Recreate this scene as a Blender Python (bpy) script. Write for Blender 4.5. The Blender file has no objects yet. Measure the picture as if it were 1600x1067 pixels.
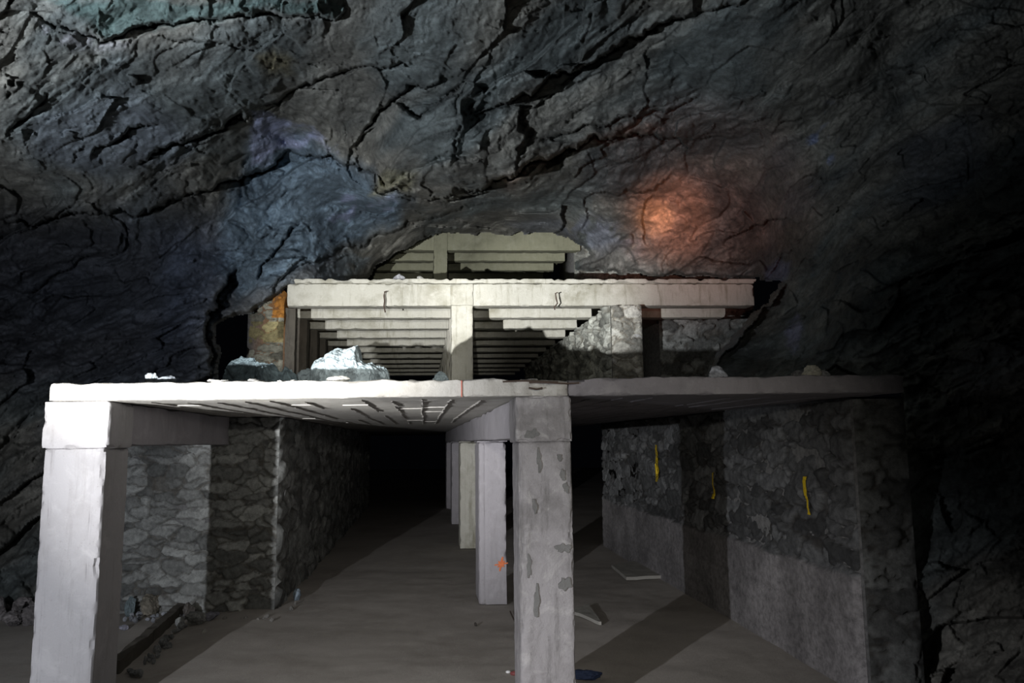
import bpy, math
import numpy as np
from mathutils import Matrix, Vector

# ------------------------------------------------------------------ frame
C = bpy.context.scene.collection
SC = bpy.context.scene
PITCH = math.radians(7.45); ROLL = -0.010; F = 1200.0
K = -0.1157                       # the frames recede a little to the left of the camera's heading
EYE = 2.0

cam_d = bpy.data.cameras.new('camera'); cam = bpy.data.objects.new('camera', cam_d); C.objects.link(cam)
cam.matrix_world = Matrix.Translation((0, 0, EYE)) @ Matrix.Rotation(math.pi/2 + PITCH, 4, 'X') @ Matrix.Rotation(ROLL, 4, 'Z')
cam_d.sensor_width = 36; cam_d.lens = 36*F/1600; cam_d.clip_start = .05; cam_d.clip_end = 200
SC.camera = cam
R3 = np.array(cam.matrix_world.to_3x3())

def ray(px, py):
    d = R3 @ np.array([(px-800)/F, (533.5-py)/F, -1.0]); return d/d[1]
def at(px, py, D):
    d = ray(px, py)*D; return np.array([d[0], d[1], d[2]+EYE])
def on_plane(px, py, z):
    d = ray(px, py); D = (z-EYE)/d[2]; return at(px, py, D)
def W(u, v, z):
    return np.array([u+K*v, v, z])

Z1, Z1B = 2.475, 2.34      # lower deck top and underside
# ------------------------------------------------------------------ noise
_r = np.random.RandomState(7)
PERM = _r.permutation(256); PERM = np.concatenate([PERM, PERM])
G = _r.normal(size=(256, 3)); G /= np.linalg.norm(G, axis=1)[:, None]
RV = _r.rand(256, 6)

def hsh(ix, iy, iz):
    return PERM[(PERM[(PERM[ix & 255] + iy) & 255] + iz) & 255]
def perlin(p, seed=0):
    p = p + seed*17.317
    i = np.floor(p).astype(np.int64); f = p-i
    w = f*f*f*(f*(f*6-15)+10)
    out = 0
    for dx in (0, 1):
        wx = w[:, 0] if dx else 1-w[:, 0]
        for dy in (0, 1):
            wy = w[:, 1] if dy else 1-w[:, 1]
            for dz in (0, 1):
                wz = w[:, 2] if dz else 1-w[:, 2]
                g = G[hsh(i[:, 0]+dx, i[:, 1]+dy, i[:, 2]+dz)]
                out = out + wx*wy*wz*(g[:, 0]*(f[:, 0]-dx)+g[:, 1]*(f[:, 1]-dy)+g[:, 2]*(f[:, 2]-dz))
    return out*1.6
def fbm(p, n=4, seed=0, gain=.5, lac=2.03):
    a = 1; s = 0
    for k in range(n):
        s = s+a*perlin(p, seed+k); p = p*lac; a *= gain
    return s
def ridged(p, n=4, seed=0, gain=.5):
    a = 1; s = 0
    for k in range(n):
        s = s+a*(1-2*np.abs(perlin(p, seed+k))); p = p*2.1; a *= gain
    return s
def worley(p, seed=0):
    """nearest cell of jittered points: F1, F2, id, vector from the cell's point"""
    p = p+seed*9.73
    i = np.floor(p).astype(np.int64)
    F1 = np.full(len(p), 9e9); F2 = F1.copy(); ID = np.zeros(len(p), int); V = np.zeros_like(p)
    for dx in (-1, 0, 1):
        for dy in (-1, 0, 1):
            for dz in (-1, 0, 1):
                h = hsh(i[:, 0]+dx, i[:, 1]+dy, i[:, 2]+dz)
                q = i+np.array([dx, dy, dz])+RV[h, :3]
                dv = p-q; d = (dv*dv).sum(1)
                c = d < F1
                F2 = np.where(c, F1, np.minimum(F2, d))
                F1 = np.where(c, d, F1); ID = np.where(c, h, ID); V[c] = dv[c]
    return np.sqrt(F1), np.sqrt(F2), ID, V
def sst(a, b, x):
    t = np.clip((x-a)/(b-a), 0, 1); return t*t*(3-2*t)

# ------------------------------------------------------------------ materials
def nodes(name):
    m = bpy.data.materials.new(name); m.use_nodes = True
    nt = m.node_tree; b = nt.nodes['Principled BSDF']; return m, nt, b
def N(nt, t, **kw):
    n = nt.nodes.new(t)
    for k, v in kw.items():
        if k in n.inputs: n.inputs[k].default_value = v
        else: setattr(n, k, v)
    return n
def mixc(nt, a, b, fac, mode='MIX'):
    n = nt.nodes.new('ShaderNodeMix'); n.data_type = 'RGBA'; n.blend_type = mode
    for sock, val in ((6, a), (7, b), (0, fac)):
        if hasattr(val, 'links'): nt.links.new(val, n.inputs[sock])
        else: n.inputs[sock].default_value = val if sock == 0 else (*val, 1) if len(val) == 3 else val
    return n.outputs[2]
def ramp(nt, src, lo, hi, a=0.0, b=1.0):
    n = nt.nodes.new('ShaderNodeMapRange'); nt.links.new(src, n.inputs[0])
    n.inputs[1].default_value = lo; n.inputs[2].default_value = hi; n.inputs[3].default_value = a; n.inputs[4].default_value = b
    return n.outputs[0]
def noise(nt, scale, detail=4, rough=.6, sc=(1, 1, 1), dist=0):
    tc = nt.nodes.new('ShaderNodeTexCoord'); mp = nt.nodes.new('ShaderNodeMapping')
    mp.inputs['Scale'].default_value = sc; nt.links.new(tc.outputs['Object'], mp.inputs[0])
    n = nt.nodes.new('ShaderNodeTexNoise'); n.inputs['Scale'].default_value = scale; n.inputs['Detail'].default_value = detail
    n.inputs['Roughness'].default_value = rough; n.inputs['Distortion'].default_value = dist
    nt.links.new(mp.outputs[0], n.inputs['Vector']); return n.outputs[0]
def bump(nt, b, h, strength, dist):
    n = nt.nodes.new('ShaderNodeBump'); n.inputs['Strength'].default_value = strength; n.inputs['Distance'].default_value = dist
    nt.links.new(h, n.inputs['Height']); nt.links.new(n.outputs[0], b.inputs['Normal'])

def concrete(name, base, dark, light, blotch=.5, streak=.35, bm=.5):
    m, nt, b = nodes(name)
    c = mixc(nt, base, dark, ramp(nt, noise(nt, 1.6, 6, .65), .48, .72, 0, blotch))
    c = mixc(nt, c, light, ramp(nt, noise(nt, 4.5, 6, .7, dist=.6), .52, .68, 0, .55))
    c = mixc(nt, c, dark, ramp(nt, noise(nt, 3.0, 5, .7, (3, 3, .35)), .54, .72, 0, streak))
    c = mixc(nt, c, dark, ramp(nt, noise(nt, 26, 4, .7), .62, .75, 0, .5))
    nt.links.new(c, b.inputs['Base Color']); b.inputs['Roughness'].default_value = .93
    b.inputs['Specular IOR Level'].default_value = .2
    bump(nt, b, noise(nt, 22, 8, .75), bm, .02)
    return m
def vcol(name, bs=14, bstr=.7, dist=.03, rough=.85, spec=.35):
    m, nt, b = nodes(name)
    a = nt.nodes.new('ShaderNodeAttribute'); a.attribute_name = 'Col'
    c = mixc(nt, a.outputs['Color'], (.32, .32, .32), ramp(nt, noise(nt, bs*.7, 8, .75), .38, .66, .0, .85), 'MULTIPLY')
    c = mixc(nt, c, (.62, .62, .6), ramp(nt, noise(nt, bs*2.6, 6, .7), .64, .78, 0, .3))
    nt.links.new(c, b.inputs['Base Color']); b.inputs['Roughness'].default_value = rough
    b.inputs['Specular IOR Level'].default_value = spec
    bump(nt, b, noise(nt, bs, 9, .78), bstr, dist)
    return m
def flat(name, col, rough=.6, metal=0, ns=30, var=.5):
    m, nt, b = nodes(name)
    c = mixc(nt, col, tuple(x*.45 for x in col), ramp(nt, noise(nt, ns, 5, .7), .4, .7, 0, var))
    nt.links.new(c, b.inputs['Base Color']); b.inputs['Roughness'].default_value = rough; b.inputs['Metallic'].default_value = metal
    bump(nt, b, noise(nt, ns*1.7, 5, .7), .3, .005)
    return m

M = {}
M['col_left'] = concrete('pale_cast_concrete', (.43, .42, .43), (.25, .235, .225), (.54, .53, .535), .45, .45)
M['col_mid'] = concrete('worn_cast_concrete', (.37, .355, .365), (.13, .125, .12), (.60, .585, .58), .85, .8, .9)
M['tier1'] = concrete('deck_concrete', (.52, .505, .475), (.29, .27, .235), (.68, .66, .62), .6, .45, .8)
M['tier2'] = concrete('upper_concrete', (.56, .55, .49), (.25, .235, .17), (.68, .67, .62), .8, .7, .9)
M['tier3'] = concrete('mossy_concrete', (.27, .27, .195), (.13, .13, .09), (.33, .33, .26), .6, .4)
M['pier'] = concrete('grey_pier_concrete', (.38, .365, .39), (.24, .23, .23), (.48, .46, .49), .5, .4)
M['rock'] = vcol('cavern_rock', 9, .9, .05)
M['masonry'] = vcol('rubble_masonry', 22, .7, .02)
M['boulder'] = vcol('broken_marble', 16, .8, .02, .7, .4)
M['steel'] = flat('rusty_steel', (.10, .07, .055), .8, .3)
M['yellow'] = flat('yellow_paint', (.85, .60, .02), .6)
M['orange'] = flat('orange_paint', (.75, .20, .07), .7)
M['red'] = flat('red_paint', (.55, .12, .08), .7)
M['blue'] = flat('blue_cloth', (.03, .05, .12), .8)
M['board'] = concrete('dusty_board', (.36, .35, .32), (.22, .21, .19), (.44, .43, .4), .4, .1)
M['white'] = flat('white_plastic', (.75, .75, .75), .5)
# floor dust
m, nt, b = nodes('floor_dust')
c = mixc(nt, (.42, .39, .36), (.31, .285, .255), ramp(nt, noise(nt, .9, 6, .6), .42, .66, 0, .7))
c = mixc(nt, c, (.48, .455, .42), ramp(nt, noise(nt, 5, 6, .7), .5, .7, 0, .5))
c = mixc(nt, c, (.20, .19, .17), ramp(nt, noise(nt, 55, 3, .6), .63, .72, 0, .5))
nt.links.new(c, b.inputs['Base Color']); b.inputs['Roughness'].default_value = .95; b.inputs['Specular IOR Level'].default_value = .15
bump(nt, b, noise(nt, 40, 8, .8), .5, .012)
M['floor'] = m

# ------------------------------------------------------------------ building helpers
def mesh_obj(name, V, Fc, mat, origin=(0, 0, 0), parent=None, col=None, smooth=True, normals=None):
    me = bpy.data.meshes.new(name)
    V = np.asarray(V, float)-np.asarray(origin, float)
    Fc = np.asarray(Fc)
    if Fc.ndim == 2:
        nf, k = Fc.shape
        me.vertices.add(len(V)); me.vertices.foreach_set('co', V.astype(np.float32).ravel())
        me.loops.add(nf*k); me.loops.foreach_set('vertex_index', Fc.astype(np.int32).ravel())
        me.polygons.add(nf); me.polygons.foreach_set('loop_start', np.arange(0, nf*k, k, dtype=np.int32))
        me.polygons.foreach_set('use_smooth', np.full(nf, smooth))
        me.update(calc_edges=True); me.validate()
    else:
        me.from_pydata([tuple(v) for v in V], [], [tuple(int(i) for i in f) for f in Fc])
        me.update()
    if col is not None:
        a = me.color_attributes.new('Col', 'FLOAT_COLOR', 'POINT')
        a.data.foreach_set('color', np.concatenate([col, np.ones((len(col), 1))], 1).astype(np.float32).ravel())
    if normals is not None:
        me.normals_split_custom_set_from_vertices(normals)
    me.materials.append(mat)
    o = bpy.data.objects.new(name, me); C.objects.link(o)
    if parent is not None:
        o.parent = parent
    else:
        o.location = origin
    return o
def tag(o, label, cat, group=None, kind='thing'):
    o['label'] = label; o['category'] = cat; o['kind'] = kind
    if group: o['group'] = group
    return o
def thing(name, origin, label, cat, group=None):
    o = bpy.data.objects.new(name, None); C.objects.link(o); o.location = origin; o.empty_display_size = .2
    return tag(o, label, cat, group)
def merge(parts):
    V = []; Fc = []; n = 0; Cc = []
    for p in parts:
        V.append(p[0]); Fc.append(p[1]+n); n += len(p[0])
        if len(p) > 2: Cc.append(p[2])
    return (np.concatenate(V), np.concatenate(Fc), np.concatenate(Cc)) if Cc else (np.concatenate(V), np.concatenate(Fc))

def axis_pts(a, b, res, extra=()):
    n = max(1, int(round((b-a)/res)))
    p = list(np.linspace(a, b, n+1))
    for e in extra:
        p += [e-.012, e-.004, e+.004, e+.012]
    p = sorted(q for q in p if a <= q <= b)
    out = [p[0]]
    for q in p[1:]:
        if q-out[-1] > 1e-4: out.append(q)
    out[-1] = b
    return np.array(out)
def box_grid(u0, u1, v0, v1, z0, z1, ru, rv, rz, ue=(), ze=()):
    """closed grid box in (u,v,z)"""
    us = axis_pts(u0, u1, ru, ue); vs = axis_pts(v0, v1, rv); zs = axis_pts(z0, z1, rz, ze)
    nu, nv, nz = len(us), len(vs), len(zs)
    idx = {}; V = []
    def vid(i, j, k):
        key = (i, j, k)
        if key not in idx:
            idx[key] = len(V); V.append((us[i], vs[j], zs[k]))
        return idx[key]
    Fc = []
    for i in range(nu-1):
        for k in range(nz-1):
            Fc.append([vid(i, 0, k), vid(i+1, 0, k), vid(i+1, 0, k+1), vid(i, 0, k+1)])
            Fc.append([vid(i+1, nv-1, k), vid(i, nv-1, k), vid(i, nv-1, k+1), vid(i+1, nv-1, k+1)])
    for j in range(nv-1):
        for k in range(nz-1):
            Fc.append([vid(0, j+1, k), vid(0, j, k), vid(0, j, k+1), vid(0, j+1, k+1)])
            Fc.append([vid(nu-1, j, k), vid(nu-1, j+1, k), vid(nu-1, j+1, k+1), vid(nu-1, j, k+1)])
    for i in range(nu-1):
        for j in range(nv-1):
            Fc.append([vid(i, j+1, 0), vid(i+1, j+1, 0), vid(i+1, j, 0), vid(i, j, 0)])
            Fc.append([vid(i, j, nz-1), vid(i+1, j, nz-1), vid(i+1, j+1, nz-1), vid(i, j+1, nz-1)])
    return np.array(V, float), np.array(Fc)
def cbox(u0, u1, v0, v1, z0, z1, res=.06, amp=.004, chip=.012, chipn=.02, seed=0, ue=(), fn=None, rv=None, rz=None, ru=None, nf=3.0):
    """cast concrete body: worn edges, chips and slightly uneven faces; grooves at u = ue on the front"""
    V, Fc = box_grid(u0, u1, v0, v1, z0, z1, ru or res, rv or res, rz or res, ue)
    P = V.copy()
    lo = np.array([u0, v0, z0]); hi = np.array([u1, v1, z1])
    d = np.minimum(P-lo, hi-P); s = np.where(P-lo < hi-P, 1.0, -1.0)
    order = np.sort(d, axis=1); e = order[:, 1]
    n1 = fbm(P*7, 3, seed+3); r = chip+chipn*np.clip(n1*2.0-.1, 0, 2)
    pull = np.clip(r-e, 0, None)
    for a in range(3):
        P[:, a] += s[:, a]*np.where(d[:, a] <= order[:, 1]+1e-6, pull*.75, 0)
    dv = np.stack([fbm(V*nf, 4, seed+10+a) for a in range(3)], 1)*amp
    P += dv
    fr = np.abs(V[:, 1]-v0) < 1e-6
    for q in ue:
        g = np.exp(-((V[:, 0]-q)/.009)**2)*.012*(.6+.6*np.clip(fbm(V*6, 2, seed+31), -1, 1))
        P[:, 1] += np.where(fr, g, 0)
    if fn is not None: P = fn(V, P)
    return P, Fc
def toW(P):
    # the two upper tiers stand turned a few degrees away on the right
    Q = P.copy(); Q[:, 1] = P[:, 1]+.05*(P[:, 0]+2.5)*(P[:, 2] > Z1-.001)*(P[:, 1] > 13.9); Q[:, 0] = P[:, 0]+K*P[:, 1]; return Q
def cobj(name, parts, mat, origin, parent=None):
    V, Fc = merge([(toW(p[0]), p[1]) for p in parts])
    o = mesh_obj(name, V, Fc, mat, origin, parent, smooth=True)
    o.data.set_sharp_from_angle(angle=math.radians(38)); return o
def tube(pts, r, n=6, seed=None):
    pts = np.array(pts, float); V = []; Fc = []
    for i, p in enumerate(pts):
        t = pts[min(i+1, len(pts)-1)]-pts[max(i-1, 0)]; t = t/np.linalg.norm(t)
        a = np.cross(t, [0.3, .1, 1.0]); a /= np.linalg.norm(a); b = np.cross(t, a)
        for k in range(n):
            th = 2*math.pi*k/n; V.append(p+r*(a*math.cos(th)+b*math.sin(th)))
    for i in range(len(pts)-1):
        for k in range(n):
            Fc.append([i*n+k, i*n+(k+1) % n, (i+1)*n+(k+1) % n, (i+1)*n+k])
    m = len(V); V.append(pts[0]); V.append(pts[-1])
    for k in range(n):
        Fc.append([m, (k+1) % n, k, k]); Fc.append([m+1, (len(pts)-1)*n+k, (len(pts)-1)*n+(k+1) % n, (len(pts)-1)*n+(k+1) % n])
    return np.array(V), Fc
def tube_obj(name, pts, r, mat, origin, parent=None, n=6):
    V, Fc = tube(pts, r, n)
    Fc = [tuple(dict.fromkeys(f)) for f in Fc]
    me = bpy.data.meshes.new(name); me.from_pydata([tuple(v-np.array(origin)) for v in V], [], Fc); me.update()
    me.materials.append(mat); o = bpy.data.objects.new(name, me); C.objects.link(o)
    if parent: o.parent = parent
    else: o.location = origin
    return o

# ------------------------------------------------------------------ cavern rock
def polyline_sd(px, py, pts):
    """distance, side (+ below the line), position along 0..1"""
    best = np.full(len(px), 9e9); side = np.zeros(len(px)); tt = np.zeros(len(px))
    L = [0]
    for a, b in zip(pts[:-1], pts[1:]): L.append(L[-1]+math.hypot(b[0]-a[0], b[1]-a[1]))
    for k, (a, b) in enumerate(zip(pts[:-1], pts[1:])):
        dx, dy = b[0]-a[0], b[1]-a[1]; l2 = dx*dx+dy*dy
        t = np.clip(((px-a[0])*dx+(py-a[1])*dy)/l2, 0, 1)
        ex = px-a[0]-t*dx; ey = py-a[1]-t*dy; d = np.hypot(ex, ey)
        s = np.sign(dx*(py-a[1])-dy*(px-a[0]))
        c = d < best
        best = np.where(c, d, best); side = np.where(c, s, side); tt = np.where(c, (L[k]+t*math.sqrt(l2))/L[-1], tt)
    return best, side, tt
def poly_sd(px, py, poly):
    """signed distance, positive inside"""
    d, _, _ = polyline_sd(px, py, list(poly)+[poly[0]])
    ins = np.zeros(len(px), bool); n = len(poly)
    for i in range(n):
        x0, y0 = poly[i]; x1, y1 = poly[(i+1) % n]
        if y0 == y1: continue
        c = ((y0 > py) != (y1 > py)) & (px < (x1-x0)*(py-y0)/(y1-y0)+x0)
        ins ^= c
    return np.where(ins, d, -d)

CTRL = [(0,0,4.9),(400,0,5.4),(800,0,6.2),(1200,0,7.6),(1600,0,8.6),(0,200,6.3),(200,120,6.6),(400,130,7.8),(600,110,8.2),(800,130,8.8),
 (1000,100,9.4),(1200,150,10.2),(950,200,11.2),(200,260,8.6),(0,330,9.6),(330,200,9.2),(450,215,12.2),(450,300,13.8),(600,200,10.2),
 (600,290,11.6),(700,290,12.2),(800,290,12.6),(850,250,12.0),(560,330,15.4),(640,350,17.4),(500,390,14.8),(430,400,14.0),(450,436,13.6),(575,430,18.4),
 (632,392,19.2),(700,361,19.4),(860,357,19.4),(780,335,17.8),(905,400,19.4),(940,330,15.6),(900,425,19.3),(1000,425,17.0),(1040,340,15.6),(1130,330,15.0),(1100,250,13.2),(1180,425,15.0),(1230,420,12.6),
 (1240,360,12.0),(1230,460,11.6),(1110,575,10.6),(1180,570,10.2),(1290,250,10.8),(1300,450,9.8),(1300,570,9.2),(1400,570,8.0),(1400,350,9.0),(1350,100,9.2),(1600,300,7.4),(1600,650,6.6),
 (1500,900,6.4),(1400,1000,6.8),(1600,1100,6.0),(330,560,12.0),(300,480,12.4),(370,460,13.6),(200,560,11.6),(80,580,11.4),(0,450,12.4),(150,420,12.6),(0,700,10.6),(100,850,10.6),(0,960,9.9),
 (200,950,10.4),(-500,200,6.0),(-500,700,8.0),(-500,1200,7.0),(-900,300,4.5),(-900,900,5.0),(0,-500,3.4),(800,-500,4.0),(1600,-500,5.0),(-700,-700,2.8),(2300,-700,3.6),(800,-1500,2.2),
 (2200,300,5.2),(2200,1000,4.8),(200,1400,8),(1400,1400,6)]
# near rock faces turning over ledges: (polyline, up width px, up amount m (nearer), down width, down amount (deeper), groove)
LEDGES = [
 ([(690,300),(770,292),(850,247),(940,214),(1010,210),(1075,226)], 55, .55, 40, .75, .5),
 ([(735,180),(800,162),(860,122),(905,104),(1000,56),(1095,12)], 40, .30, 55, .45, .4),
 ([(280,312),(380,272),(425,258),(452,236)], 60, .45, 30, .4, .5),
 ([(445,238),(520,246),(575,268),(590,300),(640,304),(672,312),(765,302)], 60, .9, 25, .25, .25),
 ([(220,250),(320,205),(385,184),(402,181)], 40, .3, 30, .25, .6),
 ([(395,172),(440,150),(480,128),(560,108),(650,98)], 30, .15, 30, .2, .5),
 ([(10,205),(50,175),(70,150)], 30, .15, 20, .15, .3),
 ([(140,245),(200,205),(250,190)], 30, .15, 20, .2, .3),
 ([(60,22),(165,68),(205,48),(300,30),(395,18),(470,26),(525,33),(541,2)], 60, .45, 20, .15, .5),
 ([(560,215),(600,170),(640,140),(700,120)], 30, .15, 22, .22, .3),
 ([(700,262),(718,210),(712,165),(735,128),(770,128)], 30, -.10, 30, .0, .12),
 ([(610,162),(660,178),(690,160),(735,120)], 30, -.10, 20, -.2, .3),
 ([(545,218),(560,262),(610,290),(690,245),(755,243)], 24, -.15, 20, .1, .2),
 ([(900,380),(920,310),(1020,295),(1055,270)], 30, .12, 30, .1, .0),
 ([(1008,380),(1003,345),(1020,300)], 20, .08, 14, .12, .04),
 ([(430,440),(500,402),(560,380),(640,350),(720,325),(800,318)], 26, .10, 26, .12, .15),
 ([(400,440),(420,400),(470,345)], 20, .1, 20, .15, .2),
 ([(1130,378),(1180,352),(1240,340)], 26, .15, 26, .2, .1),
 ([(1040,30),(1200,-5),(1330,-30)], 20, .15, 30, .2, .3),
 ([(840,215),(930,195),(1040,178),(1090,150)], 22, .15, 22, .15, .15),
 ([(1235,440),(1180,500),(1110,578)], 60, -.3, 30, -.3, 0),
 ([(0,345),(60,350),(130,332),(220,330),(290,312)], 40, .3, 40, .3, .3),
 ([(330,590),(325,520),(338,470),(370,420)], 50, .3, 30, .4, .2),
 ([(1400,0),(1385,100),(1410,180),(1470,260)], 30, -.4, 60, .6, 0),
 ([(240,55),(330,62),(420,78)], 22, .1, 20, .14, .2),
]
HOLE = [(548,443),(566,430),(586,406),(622,389),(660,362),(696,357),(730,358),(800,358),(860,356),(895,366),(912,380),(930,400),(905,416),(1000,421),(1100,427),(1236,431),
        (1200,478),(1160,520),(1112,576),(1104,604),(1412,604),(1418,700),(1410,1400),(196,1400),(196,604),(335,604),(337,560),(330,505),(352,492),(388,482),(432,456),(452,441)]

def build_cavern():
    def spaced(segs):
        out = []
        for a, b, n in segs: out += list(np.linspace(a, b, n, endpoint=False))
        out.append(segs[-1][1]); return np.array(out)
    xs = spaced([(-900, -60, 90), (-60, 1660, 960), (1660, 2500, 80)])
    ys = spaced([(-1500, -60, 100), (-60, 620, 400), (620, 1080, 190), (1080, 1400, 14)])
    PX, PY = np.meshgrid(xs, ys); nx, ny = len(xs), len(ys)
    px = PX.ravel(); py = PY.ravel()
    # directions of these rays from the cavern's middle
    dirs = np.stack([(px-800)/F, (533.5-py)/F, -np.ones_like(px)], 1) @ R3.T
    nrm = np.maximum(dirs[:, 1], .12)
    dirs = dirs/nrm[:, None]
    # smooth depth
    cp = np.array([(a, b) for a, b, _ in CTRL], float)/400; cz = np.log([c for *_, c in CTRL])
    n = len(cp)
    r = np.hypot(cp[:, None, 0]-cp[None, :, 0], cp[:, None, 1]-cp[None, :, 1])
    Kf = lambda r: r*r*np.log(r+1e-9)
    A = np.zeros((n+3, n+3)); A[:n, :n] = Kf(r)+np.eye(n)*.002; A[:n, n] = 1; A[:n, n+1:] = cp; A[n, :n] = 1; A[n+1:, :n] = cp.T
    wts = np.linalg.solve(A, np.concatenate([cz, [0, 0, 0]]))
    lz = wts[n]+wts[n+1]*px/400+wts[n+2]*py/400
    for i in range(n):
        lz += wts[i]*Kf(np.hypot(px/400-cp[i, 0], py/400-cp[i, 1]))
    D = np.exp(np.clip(lz, math.log(1.8), math.log(20)))
    P0 = dirs*D[:, None]+np.array([0, 0, EYE])
    # strata frame
    Pn = dirs*(6+.35*D)[:, None]
    nv = np.array([-.50, .0, .86]); nv /= np.linalg.norm(nv)
    al = np.array([.86, .0, .50]); al -= al.dot(nv)*nv; al /= np.linalg.norm(al); ot = np.cross(nv, al)
    warp = np.stack([fbm(P0*.35, 3, 50+a) for a in range(3)], 1)*.22
    Q = Pn+warp
    q = np.stack([Q@nv, Q@al, Q@ot], 1)
    # lefthand wall hangs more steeply
    h = np.zeros(len(px))
    for sc, sx, amp, sd in ((.8, .42, .34, 1), (2.0, .42, .15, 2), (4.6, .5, .062, 3), (10., .6, .026, 4)):
        qq = q*np.array([sc, sc*sx, sc*sx])+fbm(q*sc*1.3, 2, 80+sd)[:, None]*.10
        f1, f2, ID, Vv = worley(qq, sd)
        g = RV[ID, 3:6]-.5
        tilt = (Vv*g).sum(1)*2.2+(RV[ID, 4]-.5)*.9
        crack = np.exp(-((f2-f1)/.05)**2)
        h += amp*tilt-amp*.05*crack
    # ledges of bedding
    a = q[:, 0]*1.15+fbm(q*.4, 3, 33)*.35
    saw = (a-np.floor(a)); amt = np.clip(.5+perlin(q*.35, 91), 0, 1)
    h += amt*(.16*(saw**1.5)-.10*sst(.8, 1, saw))
    a = q[:, 0]*4.1+fbm(q*1.1, 3, 34)*.45
    saw = a-np.floor(a); h += .06*(saw-sst(.8, 1, saw))*np.clip(.5+perlin(q*.6, 92), 0, 1)
    h += fbm(P0*.45, 3, 5)*.22 + fbm(q*np.array([3.0, 1.2, 1.2]), 5, 6)*.075+fbm(q*np.array([9., 4.5, 4.5]), 4, 16)*.036+np.abs(perlin(q*np.array([5, 3, 3]), 17))*-.05 + ridged(q*np.array([7, 2.8, 2.8]), 4, 8)*.036+ridged(q*np.array([15, 7, 7]), 3, 18)*.014+fbm(q*np.array([34, 20, 20]), 2, 19)*.012
    # smoother plates where the rock broke clean
    jx = px+fbm(np.stack([px, py, px*0], 1)*.03, 4, 61)*9; jy = py+fbm(np.stack([px, py, px*0], 1)*.03, 4, 62)*9
    for poly, k in (([(575,215),(610,168),(660,182),(735,150),(715,215),(690,250),(610,270),(580,245)], .75),
                    ([(1045,60),(1200,20),(1330,60),(1340,130),(1200,130),(1100,160),(1050,110)], .5),
                    ([(1180,230),(1255,230),(1245,330),(1180,330)], .5),
                    ([(1010,280),(1180,300),(1220,380),(1100,420),(1010,400)], .15)):
        h *= 1-k*sst(-12, 12, poly_sd(jx, jy, poly))
    dark = np.zeros(len(px))
    fade = lambda t: np.clip(np.minimum(t, 1-t)*6, 0, 1)**.6
    hh = -h
    for pts, wu, au, wd, ad, gr in LEDGES:
        d, s, t = polyline_sd(jx, jy, pts); f = fade(t)
        up = s < 0
        hh += np.where(up, -au*np.exp(-d/wu), ad*np.exp(-d/wd))*f*np.exp(-np.clip(d-140, 0, None)/20)
        hh += gr*.62*f*np.exp(-(d/2.4)**2)*(.4+1.2*np.clip(.5+fbm(np.stack([px, py, px*0], 1)*.02, 3, 66), 0, 1))
    # a deep pocket right of the smooth plate
    hh += .38*sst(-4, 10, poly_sd(jx, jy, [(722,170),(745,130),(772,140),(776,175),(780,205),(750,228),(722,258),(700,262),(716,215)]))
    edge = np.clip(D/9, .55, 1.35)
    D2 = D+hh*edge*1.05
    # opening towards the built frames
    hd = poly_sd(px+fbm(np.stack([px, py, px*0], 1)*.05, 4, 71)*5, py+fbm(np.stack([px, py, px*0], 1)*.05, 4, 72)*5, HOLE)
    back = sst(0, 7, hd)
    # keep the rock in front of the frames where the two meet
    D2 += back*.5
    P = dirs*D2[:, None]+np.array([0, 0, EYE])
    # ---- rock colour: mineral patches, tinted areas, shade painted into the left wall
    m1 = sst(-.35, .45, fbm(q*np.array([1.2, .45, .45]), 4, 21)); m2 = sst(-.3, .5, fbm(q*np.array([3.4, 1.0, 1.0]), 4, 22)); m3 = fbm(q*np.array([.5, .3, .3]), 3, 23)
    col = np.array([.285, .28, .25])*(1-m1)[:, None]+np.array([.195, .225, .225])*m1[:, None]
    col = col*(.72+.55*m2)[:, None]
    bl = sst(.1, .5, m3)[:, None]; col = col*(1-.5*bl)+np.array([.20, .23, .29])*.5*bl
    seam = np.exp(-(perlin(q*np.array([5, 1.1, 1.1]), 29)/.035)**2)*sst(0, .4, perlin(q*.6, 28)); col = col*(1-.2*seam)[:, None]
    def paint(poly, c, k, soft=14, brk=0, sd=40):
        nonlocal col
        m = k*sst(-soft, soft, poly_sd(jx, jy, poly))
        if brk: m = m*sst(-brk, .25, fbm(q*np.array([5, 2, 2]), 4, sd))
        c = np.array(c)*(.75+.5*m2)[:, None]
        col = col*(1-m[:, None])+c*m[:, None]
    paint([(395,200),(470,205),(530,245),(575,268),(582,300),(640,310),(625,345),(560,375),(500,405),(430,445),(370,470),(330,420),(350,330),(370,280)], (.185, .27, .36), .9, 16)
    paint([(-400,345),(100,335),(300,320),(345,420),(325,600),(-400,620)], (.085, .098, .13), .85, 45)  # left wall darkened in its colour to stand for shade
    paint([(250,380),(340,330),(360,400),(335,520),(250,540)], (.12, .15, .22), .6, 30)
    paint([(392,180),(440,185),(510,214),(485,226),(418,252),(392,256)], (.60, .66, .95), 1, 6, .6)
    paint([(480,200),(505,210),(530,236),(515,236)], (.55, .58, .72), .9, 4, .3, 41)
    paint([(516,338),(543,308),(562,314),(540,347)], (.42, .48, .72), .9, 5, .5, 42)
    paint([(562,330),(600,310),(622,306),(618,330),(575,350)], (.36, .42, .58), .8, 8, .3, 43)
    paint([(500,420),(540,395),(590,390),(560,420),(510,440)], (.30, .37, .42), .7, 10, .4, 44)
    paint([(70,0),(540,0),(522,30),(470,24),(420,12),(300,34),(170,62),(130,30)], (.10, .165, .16), .85, 8)
    paint([(60,35),(140,60),(200,70),(160,80),(80,62)], (.5, .5, .55), .6, 8, .1, 45)
    paint([(400,90),(430,80),(460,90),(455,112),(415,118)], (.30, .25, .12), .7, 10)
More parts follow.
